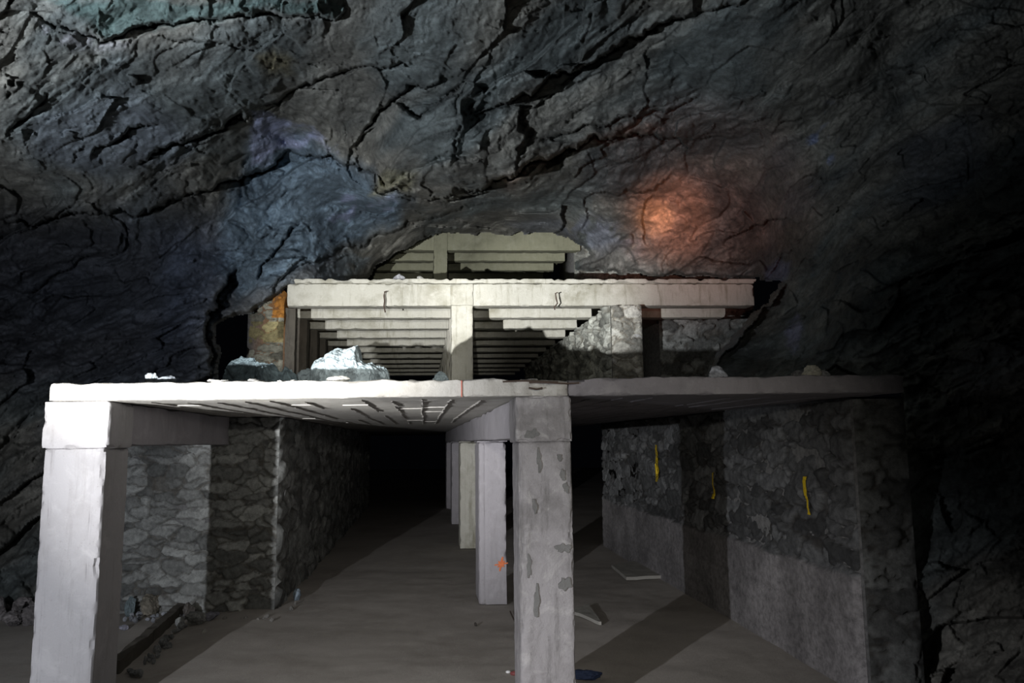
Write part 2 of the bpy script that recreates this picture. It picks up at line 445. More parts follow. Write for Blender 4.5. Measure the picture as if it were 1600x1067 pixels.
    paint([(575,305),(600,262),(650,275),(640,300)], (.36, .35, .24), .8, 8)
    paint([(870,345),(910,340),(990,360),(1010,400),(930,395),(890,372)], (.33, .37, .47), .7, 12, .3, 46)
    paint([(905,395),(960,380),(1020,390),(1030,426),(905,424)], (.36, .35, .33), .6, 12)
    paint([(850,245),(950,205),(1030,200),(1020,210),(900,225),(800,290),(770,290)], (.34, .25, .20), .7, 10)
    paint([(1262,190),(1295,150),(1305,210),(1292,270),(1270,305),(1258,300)], (.30, .36, .55), .85, 7, .2, 47)
    paint([(1228,505),(1245,490),(1256,520),(1240,550),(1225,540)], (.40, .42, .6), .85, 6, .5, 48)
    paint([(1195,415),(1236,412),(1228,436),(1196,436)], (.32, .38, .55), .8, 5)
    paint([(1000,300),(1060,260),(1180,290),(1230,380),(1130,420),(1000,400)], (.36, .27, .24), .6, 30)
    idx = np.arange(nx*ny).reshape(ny, nx)
    Fc = np.stack([idx[:-1, :-1], idx[1:, :-1], idx[1:, 1:], idx[:-1, 1:]], -1).reshape(-1, 4)
    keep = ~(hd[Fc] > 6).all(1)
    # vertex normals of the whole shell
    e1 = P[Fc[:, 2]]-P[Fc[:, 0]]; e2 = P[Fc[:, 3]]-P[Fc[:, 1]]; fn = np.cross(e1, e2)
    vn = np.zeros_like(P)
    for k in range(4):
        for a in range(3):
            vn[:, a] += np.bincount(Fc[:, k], fn[:, a], len(P))
    vn /= np.maximum(np.linalg.norm(vn, axis=1), 1e-12)[:, None]
    cx = px[Fc].mean(1); cy = py[Fc].mean(1)
    lb = np.interp(cx, [-900, 0, 200, 330, 420, 445], [-200, 335, 335, 300, 400, 445])
    reg = np.zeros(len(Fc), int)
    reg[(cx < 455) & (cy > lb)] = 1
    reg[cx > np.interp(cy, [-1500, 0, 120, 300, 440, 600], [2300, 1400, 1330, 1255, 1150, 1050])] = 2
    for r_, nm, lab, cat in ((0, 'ceiling', 'jagged grey-brown rock roof of the cavern sloping down over the concrete tiers', 'rock ceiling'),
                   (1, 'wall_left', 'dark rough rock wall left of the concrete tiers', 'rock wall'), (2, 'wall_right', 'almost black rock wall on the right of the tiers', 'rock wall')):
        sel = Fc[keep & (reg == r_)]
        used = np.unique(sel); mp = np.full(len(P), -1); mp[used] = np.arange(len(used))
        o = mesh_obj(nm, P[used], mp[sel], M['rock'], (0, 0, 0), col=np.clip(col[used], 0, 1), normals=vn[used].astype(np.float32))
        o['kind'] = 'structure'; o['label'] = lab; o['category'] = cat
build_cavern()

# ------------------------------------------------------------------ floor
def build_floor():
    xs = np.concatenate([np.linspace(-14, -4.5, 20, endpoint=False), np.linspace(-4.5, 5, 240, endpoint=False), np.linspace(5, 12, 16)])
    ys = np.concatenate([np.linspace(-3, 5, 20, endpoint=False), np.linspace(5, 13, 230, endpoint=False), np.linspace(13, 60, 80)])
    X, Y = np.meshgrid(xs, ys); P = np.stack([X.ravel(), Y.ravel(), X.ravel()*0], 1)
    P[:, 2] = fbm(P*.5, 3, 3)*.018+fbm(P*2.5, 4, 4)*.006-.006
    u = P[:, 0]-K*P[:, 1]
    P[:, 2] += .05*np.exp(-((u+2.0)/.35)**2)*sst(6.5, 8.5, P[:, 1])*sst(12, 10, P[:, 1])
    n, m_ = len(ys), len(xs); idx = np.arange(n*m_).reshape(n, m_)
    Fc = np.stack([idx[:-1, :-1], idx[:-1, 1:], idx[1:, 1:], idx[1:, :-1]], -1).reshape(-1, 4)
    o = mesh_obj('floor', P, Fc, M['floor']); o['kind'] = 'structure'; o['label'] = 'dusty grey-brown cavern floor'; o['category'] = 'floor'
build_floor()

# ------------------------------------------------------------------ rubble masonry
ROCKCOL = np.array([[.30, .31, .30], [.24, .28, .29], [.34, .33, .30], [.36, .33, .27], [.22, .24, .27], [.40, .40, .38], [.28, .25, .23]])
def panel(P0, A, B, Wd, H, res, seed, cell=(.30, .15), amp=.05, plinth=None, top=None, tint=None, edgepull=True):
    """grid of irregular flat stones laid in mud: displaced outward along the face"""
    A = np.array(A, float); B = np.array(B, float); A /= np.linalg.norm(A); B /= np.linalg.norm(B)
    Nn = np.cross(A, B); Nn /= np.linalg.norm(Nn)
    na = max(2, int(Wd/res)); nb = max(2, int(H/res))
    a, b = np.meshgrid(np.linspace(0, Wd, na+1), np.linspace(0, H, nb+1)); a = a.ravel(); b = b.ravel()
    s = np.stack([a, b, a*0+seed*3.1], 1)
    wv = np.stack([fbm(s*2.6, 3, seed+1), fbm(s*2.6, 3, seed+2), a*0], 1)
    bsc = 1+.5*perlin(np.stack([a*.8, b*.8, a*0], 1), seed+9)
    q = np.stack([a/cell[0], b/cell[1], a*0], 1)*1.0+wv*.42+np.stack([fbm(s*8, 2, seed+21), fbm(s*8, 2, seed+22), a*0], 1)*.16
    q[:, 2] = .5
    f1, f2, ID, Vv = worley(q, seed)
    bd = f2-f1
    body = sst(.015, .15, bd)
    g = RV[ID, 3:6]-.5
    h = body*(amp*(.35+1.0*RV[ID, 3])+(Vv[:, 0]*g[:, 0]+Vv[:, 1]*g[:, 1])*amp*2.0)+fbm(s*9, 4, seed+5)*amp*.22+fbm(s*1.1, 2, seed+6)*amp*.4
    col = ROCKCOL[(ID*7) % len(ROCKCOL)]*(.42+1.05*RV[ID, 5])[:, None]
    mort = 1-sst(.01, .10, bd); col = col*(1-.8*mort[:, None])+np.array([.11, .10, .085])*.8*mort[:, None]
    if tint is not None: col = col*np.array(tint)
    if plinth:
        pl = plinth+fbm(np.stack([a*1.5, a*0, a*0], 1), 3, seed+8)*.04
        isp = sst(.012, -.012, b-pl)
        hp = amp*.9+.012+fbm(s*np.array([1, 4, 1]), 4, seed+7)*.008-.012*np.exp(-(((b % .22)-.11)/.012)**2)
        cp = np.array([.36, .345, .35])*(.8+.35*fbm(s*1.7, 4, seed+11))[:, None]
        h = h*(1-isp)+hp*isp; col = col*(1-isp[:, None])+np.clip(cp, .1, .6)*isp[:, None]
    if edgepull:
        ed = np.minimum(np.minimum(a, Wd-a), 9); h = h*sst(-.01, .05, ed)
    P = np.array(P0)+a[:, None]*A+b[:, None]*B+h[:, None]*Nn
    idx = np.arange((na+1)*(nb+1)).reshape(nb+1, na+1)
    Fc = np.stack([idx[:-1, :-1], idx[:-1, 1:], idx[1:, 1:], idx[1:, :-1]], -1).reshape(-1, 4)
    def surf(aa, bb, off=.006):
        """a point just off the stones' surface"""
        ia = int(np.clip(round(aa/Wd*na), 2, na-2)); ib = int(np.clip(round(bb/H*nb), 3, nb-3))
        hh = h.reshape(nb+1, na+1)[ib-3:ib+4, ia-2:ia+3]
        return np.array(P0)+aa*A+bb*B+Nn*(hh.max()*.65+hh.mean()*.35+off)
    return P, Fc, np.clip(col, .02, .9), surf, Nn
def core(u0, u1, v0, v1, z0, z1):
    V, Fc = box_grid(u0, u1, v0, v1, z0, z1, 9, 9, 9); return toW(V), Fc, np.full((len(V), 3), .2)
def mark(name, surf, Nn, a0, a1, b0, b1, mat, parent, label, seed=0, res=.012, wob=.01, gap=0, off=.006):
    """paint on the stones: a strip hugging their surface"""
    na = max(3, int((a1-a0)/res)); nb = max(3, int((b1-b0)/res))
    V = []; idx = {}; Fc = []
    bs = np.linspace(b0, b1, nb+1)
    shift = fbm(np.stack([bs*5, bs*0, bs*0+seed], 1), 3, seed)*wob
    wd = 1+.25*fbm(np.stack([bs*9, bs*0+3, bs*0+seed], 1), 3, seed)
    mid = (a0+a1)/2; half = (a1-a0)/2
    for j in range(nb+1):
        for i in range(na+1):
            aa = mid+shift[j]+(i/na*2-1)*half*wd[j]
            V.append(surf(aa, bs[j], off))
    hole = fbm(np.stack([np.array([i for j in range(nb) for i in range(na)])*.4, np.array([j for j in range(nb) for i in range(na)])*.25, np.zeros(na*nb)+seed], 1), 3, seed+4)
    k = 0
    for j in range(nb):
        for i in range(na):
            if hole[k] > -gap or gap == 0: Fc.append([j*(na+1)+i, j*(na+1)+i+1, (j+1)*(na+1)+i+1, (j+1)*(na+1)+i])
            k += 1
    o = mesh_obj(name, np.array(V), np.array(Fc), mat, np.array(parent.location), parent, smooth=False)
    o['label'] = label
    return o

D1, D2, D3 = 5.86, 14.1, 20.5
Av = W(1, 0, 0); Dv = W(0, 1, 0)-W(0, 0, 0)
# right passage wall
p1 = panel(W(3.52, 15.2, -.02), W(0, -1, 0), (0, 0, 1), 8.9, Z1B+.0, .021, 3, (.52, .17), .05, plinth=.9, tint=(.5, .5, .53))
p2 = panel(W(3.52, 6.32, -.02), Av, (0, 0, 1), .42, Z1B, .025, 4, (.3, .16), .045, tint=(.4, .4, .4))  # end face tinted darker to stand for the torch beam's falloff
# (the rear face of this wall is never seen; its core is plain)
V, Fc, cc = merge([p1[:3], p2[:3], core(3.52, 3.94, 6.34, 15.2, -.02, Z1B)])
rw = mesh_obj('stone_wall', V, Fc, M['masonry'], W(3.52, 6.3, 0), col=cc, smooth=True)
tag(rw, 'long rubble stone wall with concrete plinth and yellow paint stripes, right of the lower passage', 'stone wall')
def wall_ab(px, py):
    """where a pixel's ray meets the right wall: (along from the far end, height)"""
    d = ray(px, py); D = 3.52/(d[0]-K); L = math.sqrt(1+K*K)
    return (15.2-D)*L, EYE+d[2]*D
for (x0, y0, x1, y1, lab, sd, gap, wd) in ((1270, 741, 1271, 800, 'bright yellow vertical paint stripe', 5, 0, .032), (1031, 693, 1034, 750, 'patchy yellow paint mark', 6, .25, .06), (1120, 735, 1121, 776, 'faint yellow paint stripe in the shadow band', 7, 0, .025)):
    a0, b0 = wall_ab(x0, y1); a1, b1 = wall_ab(x1, y0)
    mark('paint_stripe', p1[3], p1[4], (a0+a1)/2-wd, (a0+a1)/2+wd, b0, b1, M['yellow'], rw, lab, sd, .012, .004, gap, off=.012)

# left masonry, end face and passage side
LW = 9.62
p1 = panel(W(-4.1, LW, -.02), Av, (0, 0, 1), 4.1-1.79, Z1B+.01, .014, 11, (.30, .125), .05)
p2 = panel(W(-1.79, LW, -.02), Dv, (0, 0, 1), 16, Z1B+.01, .05, 12, (.34, .18), .05)
V, Fc, cc = merge([p1[:3], p2[:3], core(-4.1, -1.80, LW+.01, LW+.5, -.02, Z1B-.01), core(-2.15, -1.80, LW+.51, 25.6, -.02, Z1B-.01)])
lw = mesh_obj('stone_wall', V, Fc, M['masonry'], W(-2.9, LW, 0), col=cc)
tag(lw, 'rubble stone wall seen through the left bay behind the white front column', 'stone wall')

# middle tier masonry: left pier, right wall, rubble beyond
p1 = panel(W(-3.32, D2+.25, Z1), Av, (0, 0, 1), .67, 2.3, .022, 21, (.28, .17), .06, tint=(1.05, 1.0, .85))
V, Fc, cc = merge([p1[:3], core(-3.32, -2.66, D2+.26, D2+9, Z1, 4.9)])
rr = (V[:, 2] > 4.36)&(V[:, 0]-K*V[:, 1] > -2.86)&(V[:, 1] < D2+.6); cc[rr] = np.array([.55, .24, .05])*(.6+.6*cc[rr][:, :1]*2)
rr = (V[:, 2] > 3.9)&(V[:, 2] < 4.3)&(V[:, 1] < D2+.6); cc[rr] = cc[rr]*np.array([1.25, 1.1, .7])
o = mesh_obj('stone_wall', V, Fc, M['masonry'], W(-2.9, D2+.3, Z1), col=cc)
tag(o, 'small rubble pier with a rusty orange stone under the left end of the middle tier', 'stone wall')
p1 = panel(W(3.49, D2+.05, Z1), Av, (0, 0, 1), .57, 2.03, .022, 23, (.26, .15), .07, tint=(2.3, 2.2, 2.05))
p2 = panel(W(3.49, D2+12, Z1), W(0, -1, 0), (0, 0, 1), 12, 2.03, .035, 24, (.34, .2), .09, tint=(1.9, 1.9, 1.8))
V, Fc, cc = merge([p1[:3], p2[:3], core(3.5, 4.06, D2+.06, D2+12, Z1, 4.5)])
o = mesh_obj('stone_wall', V, Fc, M['masonry'], W(3.75, D2, Z1), col=cc)
tag(o, 'pale rubble stone wall closing the right bay of the middle tier', 'stone wall')
p1 = panel(W(4.95, D2+1.9, Z1), Av, (0, 0, 1), 2.4, 2.03, .04, 26, (.36, .22), .12)
V, Fc, cc = merge([p1[:3], core(4.95, 7.3, D2+1.95, D2+4, Z1, 4.5)])
o = mesh_obj('stone_wall', V, Fc, M['masonry'], W(6, D2+2, Z1), col=cc)
tag(o, 'dim rubble wall in the dark bay at the right end of the middle tier', 'stone wall')
p1 = panel(W(4.2, D3+.6, 5.02), Av, (0, 0, 1), 5.0, 3.0, .05, 28, (.5, .3), .15, tint=(1.2, 1.2, 1.15))
V, Fc, cc = merge([p1[:3], core(4.25, 9.2, D3+.65, D3+3, 5.02, 8.0)])
o = mesh_obj('stone_wall', V, Fc, M['masonry'], W(6, D3+.6, 5.02), col=cc)
tag(o, 'rough stone wall right of the uppermost row of beams', 'stone wall')

# ------------------------------------------------------------------ lower deck
def spall(V, P):
    """the deck's broken edge over the centre column"""
    u, v, z = V[:, 0], V[:, 1], V[:, 2]
    near = sst(.50, .74, u)*sst(1.36, 1.12, u)*sst(.25, .0, v-D1+.05)
    n_ = fbm(V*9, 4, 77)
    P[:, 1] += near*(.03+.05*np.clip(n_, -.4, 1))
    P[:, 2] += near*np.where(z > Z1-.02, -.018-.03*np.clip(n_, -.3, 1), 0)
    fr = sst(.3, 0, v-D1+.05)*(z > Z1-.01)
    P[:, 2] += fr*.012*fbm(V*np.array([6, 6, 6]), 4, 78)
    return P
dk_o = W(.4, 10, Z1B)
def xmod(u0, u1, v0, v1, **k): return cbox(u0, u1, v0, v1, Z1B, Z1, amp=.004, chip=.007, chipn=.009, **k)
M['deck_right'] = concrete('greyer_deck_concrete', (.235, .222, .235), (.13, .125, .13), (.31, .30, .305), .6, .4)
def deckparts(ua, ub, uc):
    return [xmod(ua, ub, D1-.05, D1+.5, res=.03, seed=5, fn=spall), cbox(ua+.004, ub-.004, D1+.45, 15.2, Z1B+.003, Z1-.004, res=.2, amp=.004, seed=6, chip=0, chipn=0),
            cbox(ua+.004, uc, 15.1, 34, Z1B+.003, Z1-.004, res=1, amp=.004, seed=6, chip=0, chipn=0)]
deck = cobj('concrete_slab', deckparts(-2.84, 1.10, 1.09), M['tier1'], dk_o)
tag(deck, 'brightly lit concrete deck slab over the left bay of the lowest tier', 'concrete slab')
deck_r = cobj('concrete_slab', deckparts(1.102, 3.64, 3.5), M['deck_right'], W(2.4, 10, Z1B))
tag(deck_r, 'dim grey concrete deck slab over the right bay of the lowest tier', 'concrete slab')
# mortar fins left by the shuttering boards under the deck
rng = np.random.RandomState(5)
def fin(u0, v0, u1, v1, w=.010, dp=.016):
    L = math.hypot(u1-u0, v1-v0); n = max(2, int(L/.06)); V = []; Fc = []
    tu, tv = (v1-v0)/L, -(u1-u0)/L
    for i in range(n+1):
        t = i/n; a = .6+.7*rng.rand(); j = rng.normal()*.002
        u = u0+(u1-u0)*t+tu*j; v = v0+(v1-v0)*t+tv*j
        V += [(u-tu*w, v-tv*w, Z1B+.008), (u+tu*j*2, v+tv*j*2, Z1B-dp*a), (u+tu*w, v+tv*w, Z1B+.008)]
    for i in range(n):
        k = i*3; Fc += [[k, k+3, k+4, k+1], [k+1, k+4, k+5, k+2]]
    return np.array(V), np.array(Fc)
for side, (ua, ub) in enumerate(((-2.30, .66), (1.18, 3.5))):
    fins = []
    us = np.arange(ua+.16, ub-.05, .236)
    for i, u in enumerate(us):
        v = D1+.12+rng.rand()*.3
        while v < 13.8:
            L = .9+rng.rand()*1.6
            if rng.rand() < .9: fins.append(fin(u+rng.normal()*.012, v, u+rng.normal()*.012, min(v+L, 14), .005, .009 if side == 0 else .006))
            v += L+.04
        if i < len(us)-1:
            for v in np.arange(D1+.55+rng.rand()*.5, 13, 1.0):
                if rng.rand() < .25: fins.append(fin(u, v, us[i+1], v+rng.normal()*.015, .003, .003))
    o = cobj('shuttering_ridges', fins, M['tier1'] if side == 0 else M['deck_right'], dk_o if side == 0 else W(2.4, 10, Z1B), deck if side == 0 else deck_r)
    o['kind'] = 'stuff'
for k, (za, ua, ub) in enumerate(((Z1-.022, .60, 1.02), (Z1-.034, .80, 1.18), (Z1-.075, .80, .90))):
    pts = [W(ua+(ub-ua)*t, D1-.045+.01*math.sin(t*7+k), za+.006*math.sin(t*5+k)) for t in np.linspace(0, 1, 9)]
    o = tube_obj('reinforcing_bar', pts, .007, M['steel'], dk_o, deck); o['label'] = 'rusty bar showing in the broken deck edge'
# red survey line on the slab edge
V, Fc = cbox(.283, .290, D1-.064, D1-.055, Z1B+.0, Z1-.01, res=.02, amp=.001, chip=0, chipn=0)
o = cobj('paint_line', [(V, Fc)], M['red'], dk_o, deck); o['label'] = 'thin red line drawn across the slab edge'

# ------------------------------------------------------------------ lowest tier columns and beams
def column(name, u0, u1, v0, v1, z0, z1, mat, label, seed=0, ue=(), res=.03, amp=.004, chip=.010, chipn=.02, cap=None, fn=None, group=None):
    org = W((u0+u1)/2, (v0+v1)/2, z0)
    t = thing(name, org, label, 'concrete column', group)
    cobj('shaft', [cbox(u0, u1, v0, v1, z0, z1, res=res, amp=amp, chip=chip, chipn=chipn, seed=seed, ue=ue, fn=fn)], mat, org, t)
    if cap:
        cobj('capital', [cbox(cap[0], cap[1], v0-cap[3], v1+cap[4], z1-.004, cap[2], res=res, amp=amp, chip=chip*.8, chipn=chipn, seed=seed+1, fn=cap[5] if len(cap) > 5 else None)], mat, org, t)
    return t
def flare(k):
    def f(V, P):
        P[:, 0] += (V[:, 0]-np.mean([V[:, 0].min(), V[:, 0].max()]))*k*sst(2.0, 0, V[:, 2]); return P
    return f
column('concrete_column', -2.87, -2.41, D1, D1+.50, 0, 1.985, M['col_left'], 'white-lit square concrete column at the front, leftmost of the lowest tier', 31,
       ue=(-2.80, -2.49), res=.03, cap=(-2.89, -2.385, Z1B+.002, .012, .0))
def scars(V, P):
    fr = V[:, 1] < D1+1e-4; u = V[:, 0]; z = V[:, 2]
    n_ = fbm(V*np.array([14, 1, 4.5]), 4, 44)
    lf = np.exp(-((u-.86)/.045)**2)+.9*np.exp(-((u-1.02)/.035)**2)
    sc = sst(.12, .3, n_)*lf
    P[:, 1] += np.where(fr, .007*sc, 0)
    P[:, 1] -= np.where(fr, .010*np.exp(-((u-.775)/.03)**2)*sst(-.1, .3, fbm(V*6, 3, 45)), 0)
    P[:, 1] += np.where(fr, .006*np.exp(-((u-1.055)/.006)**2), 0)
    return P
cc_ = column('concrete_column', .72, 1.12, D1, D1+.42, 0, 2.0, M['col_mid'], 'grey weathered concrete column with scarred face at the front, between the left and right bays', 41,
       res=.018, amp=.006, chip=.008, chipn=.014, cap=(.70, 1.125, Z1B+.002, .012, .0), fn=scars)
# scars' dark cement patches on the shaft
def patch(parent, u, z, w, h, v, seed, mat, name='cement_patch', lab='dark grey patch on the column face'):
    n = 26; V = [(u, v, z)]
    for k in range(n):
        th = 2*math.pi*k/n; r = .9+.22*math.sin(2*th+seed)+.15*math.sin(5*th+seed*2.3)+.07*rng.normal()
        V.append((u+w*.5*r*math.cos(th), v, z+h*.5*r*math.sin(th)))
    V = np.array(V); V2 = V.copy(); V2[:, 1] += .02
    Fc = [[0, 1+k, 1+(k+1) % n] for k in range(n)]+[[n+1+1+(k+1) % n, n+1+1+k, 1+k, 1+(k+1) % n][:4] for k in range(n)]
    Vw = toW(np.concatenate([V, V2]))
    me = bpy.data.meshes.new(name); me.from_pydata([tuple(q-np.array(parent.location)) for q in Vw], [], [tuple(f) for f in Fc]); me.update(); me.materials.append(mat)
    o = bpy.data.objects.new(name, me); C.objects.link(o); o.parent = parent; o['label'] = lab
    return o
M['dark_post'] = concrete('stained_shaded_concrete', (.11, .10, .085), (.05, .045, .04), (.16, .15, .13), .5, .8)  # dark stained posts; on the kerb this tone stands in for shadow
M['patch'] = concrete('damp_cement', (.20, .20, .195), (.11, .11, .11), (.29, .285, .28), .5, .3, .9)
for (x, y, w, h, s) in ((830, 678, 20, 18, 1), (879, 742, 7, 22, 2), (884, 762, 9, 16, 3), (874, 715, 8, 10, 4), (826, 884, 9, 30, 5), (838, 940, 9, 46, 6), (888, 912, 18, 22, 7), (885, 856, 22, 16, 8), (835, 790, 7, 24, 9), (842, 720, 8, 34, 10)):
    p = at(x, y, D1); u = min(max(p[0]-K*D1, .74+w*.0027), 1.10-w*.0027)
    patch(cc_, u, p[2], w*.0049, h*.0049, D1-.014 if y > 690 else D1-.022, s, M['patch'])
col2 = column('concrete_column', .70, 1.05, 9.85, 10.5, 0, 2.0, M['pier'], 'lavender-grey concrete column with an orange spray mark, behind the scarred front column', 51, ue=(.78,), res=.04, cap=(.68, 1.07, 2.02, .0, .0))

V = []; Fc = []
for k, (th, L, w) in enumerate(((.15, .085, .018), (1.35, .09, .022), (2.4, .05, .02), (0.7, .06, .016))):
    c0 = at(783, 881, 9.85); u = c0[0]-K*9.85
    for s_ in (-1, 1):
        k0 = len(V)
        du, dz = math.cos(th)*s_, math.sin(th)*s_; nu_, nz_ = -dz, du
        for t in np.linspace(0, 1, 6):
            ww = w*(1-.7*t)*(.7+.6*rng.rand())
            for sg in (-1, 1): V.append((u+du*L*t+nu_*ww*sg, 9.842-.001*k, c0[2]+dz*L*t+nz_*ww*sg))
        for i in range(5): Fc.append([k0+2*i, k0+2*i+1, k0+2*i+3, k0+2*i+2])
o = mesh_obj('spray_mark', toW(np.array(V)), np.array(Fc), M['orange'], np.array(col2.location), col2, smooth=False); o['label'] = 'orange star-shaped spray mark'
for k, (v, lab) in enumerate(((14.9, 'third'), (19.3, 'fourth'), (23.7, 'fifth'))):
    column('concrete_column', .70, 1.05, v, v+.6, 0, 2.0, M['tier2'] if k == 0 else M['pier'], '%s column in the dim row receding behind the scarred front column' % lab, 60+k, ue=(.82,), res=.08, cap=(.68, 1.07, 2.02, 0, 0))

def beam(name, u0, u1, v0, v1, z0, z1, mat, label, seed=0, res=.05, amp=.005, chip=.008, chipn=.02, group=None, cat='concrete beam', **k):
    org = W((u0+u1)/2, (v0+v1)/2, z0)
    o = cobj(name, [cbox(u0, u1, v0, v1, z0, z1, res=res, amp=amp, chip=chip, chipn=chipn, seed=seed, **k)], mat, org)
    return tag(o, label, cat, group)
beam('concrete_beam', -2.87, -2.40, D1+.50, LW-.06, 2.0, Z1B+.001, M['pier'], 'shadowed concrete beam running back from the white front column to the rubble wall', 71, rv=.2)
beam('concrete_beam', .71, 1.11, D1+.43, 26, 2.02, Z1B+.001, M['pier'], 'lavender-grey concrete beam running back over the row of columns behind the scarred one', 72, rv=.3)

# kerb on the left of the passage
def kerb():
    a = on_plane(186, 1052, 0); b_ = on_plane(290, 956, 0)
    d = (b_-a); L = np.linalg.norm(d[:2]); d /= L; n_ = np.array([d[1], -d[0], 0])
    V, Fc = box_grid(0, L, 0, .09, 0, .13, .05, .04, .04)
    P = a+V[:, :1]*d-V[:, 1:2]*n_+V[:, 2:]*np.array([0, 0, 1])
    P = P+np.stack([fbm(P*5, 3, 81+k) for k in range(3)], 1)*.012
    P[:, 2] -= .02
    o = mesh_obj('kerb_beam', P, Fc, M['dark_post'], a, smooth=False)  # the shadow on the kerb is put into its dark colour
    tag(o, 'low dark edge beam lying on the floor just right of the white front column', 'kerb')
kerb()

# ------------------------------------------------------------------ middle tier
ZB2, Z2 = 4.55, 5.07
beam('concrete_slab', -2.58, 6.35, D2-.03, D2+6, 4.975, Z2, M['tier2'], 'concrete deck slab on top of the bright middle lintel', 101, res=.06, rv=.5, chipn=.03, cat='concrete slab')
lint = beam('concrete_beam', -2.56, 6.3, D2, D2+.36, ZB2, 4.973, M['tier2'], 'brightly lit front lintel beam of the middle tier with two hanging wire hooks', 102, res=.05)
for x, pts in ((601, ((601, 456), (600, 462), (601, 470), (600, 478), (602, 488))), (868, ((868, 458), (869, 466), (871, 474), (866, 480), (867, 484)))):
    P = [at(a, b, D2-.035) for a, b in pts]
    P = [np.array([P[0][0]+.04, P[0][1], P[0][2]+.01])]+P
    o = tube_obj('wire_hook', P, .014, M['steel'], np.array(lint.location), lint)
column('concrete_column', .49, .90, D2-.02, D2+.38, Z1, ZB2+.01, M['tier2'], 'cream-lit centre column of the middle tier, dark in its lower part', 103, ue=(.60, .79), res=.04,
       cap=(.475, .91, 4.965, .02, -.02))
ORD = ['first', 'second', 'third', 'fourth', 'fifth', 'sixth', 'seventh', 'eighth', 'ninth', 'tenth', 'eleventh', 'twelfth']
for i in range(10):
    v = D2+1.42+1.5*i
    beam('ceiling_beam', -2.62, 3.47, v, v+.32, ZB2, 4.97, M['tier2'], '%s crossbeam behind the bright lintel, under the middle tier roof' % ORD[i], 110+i, res=.08, ru=.12, group='crossbeams of the middle tier')
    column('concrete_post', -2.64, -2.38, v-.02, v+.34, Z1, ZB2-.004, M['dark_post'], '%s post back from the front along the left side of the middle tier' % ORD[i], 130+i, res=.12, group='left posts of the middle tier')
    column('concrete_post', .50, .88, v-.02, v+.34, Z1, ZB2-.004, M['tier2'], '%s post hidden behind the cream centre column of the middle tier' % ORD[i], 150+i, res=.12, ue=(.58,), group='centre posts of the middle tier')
column('concrete_post', -2.60, -2.40, D2+.08, D2+.34, Z1, ZB2-.004, M['dark_post'], 'narrow dark post under the left end of the bright lintel', 129, res=.08)
beam('ceiling_beam', 4.08, 6.3, D2+1.42, D2+1.74, ZB2, 4.97, M['tier2'], 'short dim crossbeam in the dark right end bay of the middle tier', 128, res=.08)
beam('ceiling_slab', -2.62, 6.3, D2+6.0, D2+17, 4.98, Z2, M['tier2'], 'rear roof slab over the middle tier crossbeams', 127, res=.5, cat='concrete slab')

# ------------------------------------------------------------------ top tier
ZB3, Z3 = 7.25, 7.62
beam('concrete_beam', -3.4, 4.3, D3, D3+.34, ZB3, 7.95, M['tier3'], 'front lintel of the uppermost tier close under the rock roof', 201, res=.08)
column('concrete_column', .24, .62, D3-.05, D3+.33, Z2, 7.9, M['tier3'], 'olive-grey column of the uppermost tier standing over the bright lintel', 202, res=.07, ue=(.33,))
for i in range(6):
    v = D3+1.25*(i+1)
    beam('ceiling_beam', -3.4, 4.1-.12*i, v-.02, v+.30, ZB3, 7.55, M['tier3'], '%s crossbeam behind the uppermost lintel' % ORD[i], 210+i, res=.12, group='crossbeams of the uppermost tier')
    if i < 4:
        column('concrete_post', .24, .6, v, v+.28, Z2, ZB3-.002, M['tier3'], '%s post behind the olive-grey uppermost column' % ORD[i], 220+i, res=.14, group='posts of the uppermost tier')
beam('ceiling_slab', -3.4, 4.2, D3+.02, D3+9, 7.56, 7.66, M['tier3'], 'roof slab over the uppermost crossbeams', 230, res=.5, cat='concrete slab')

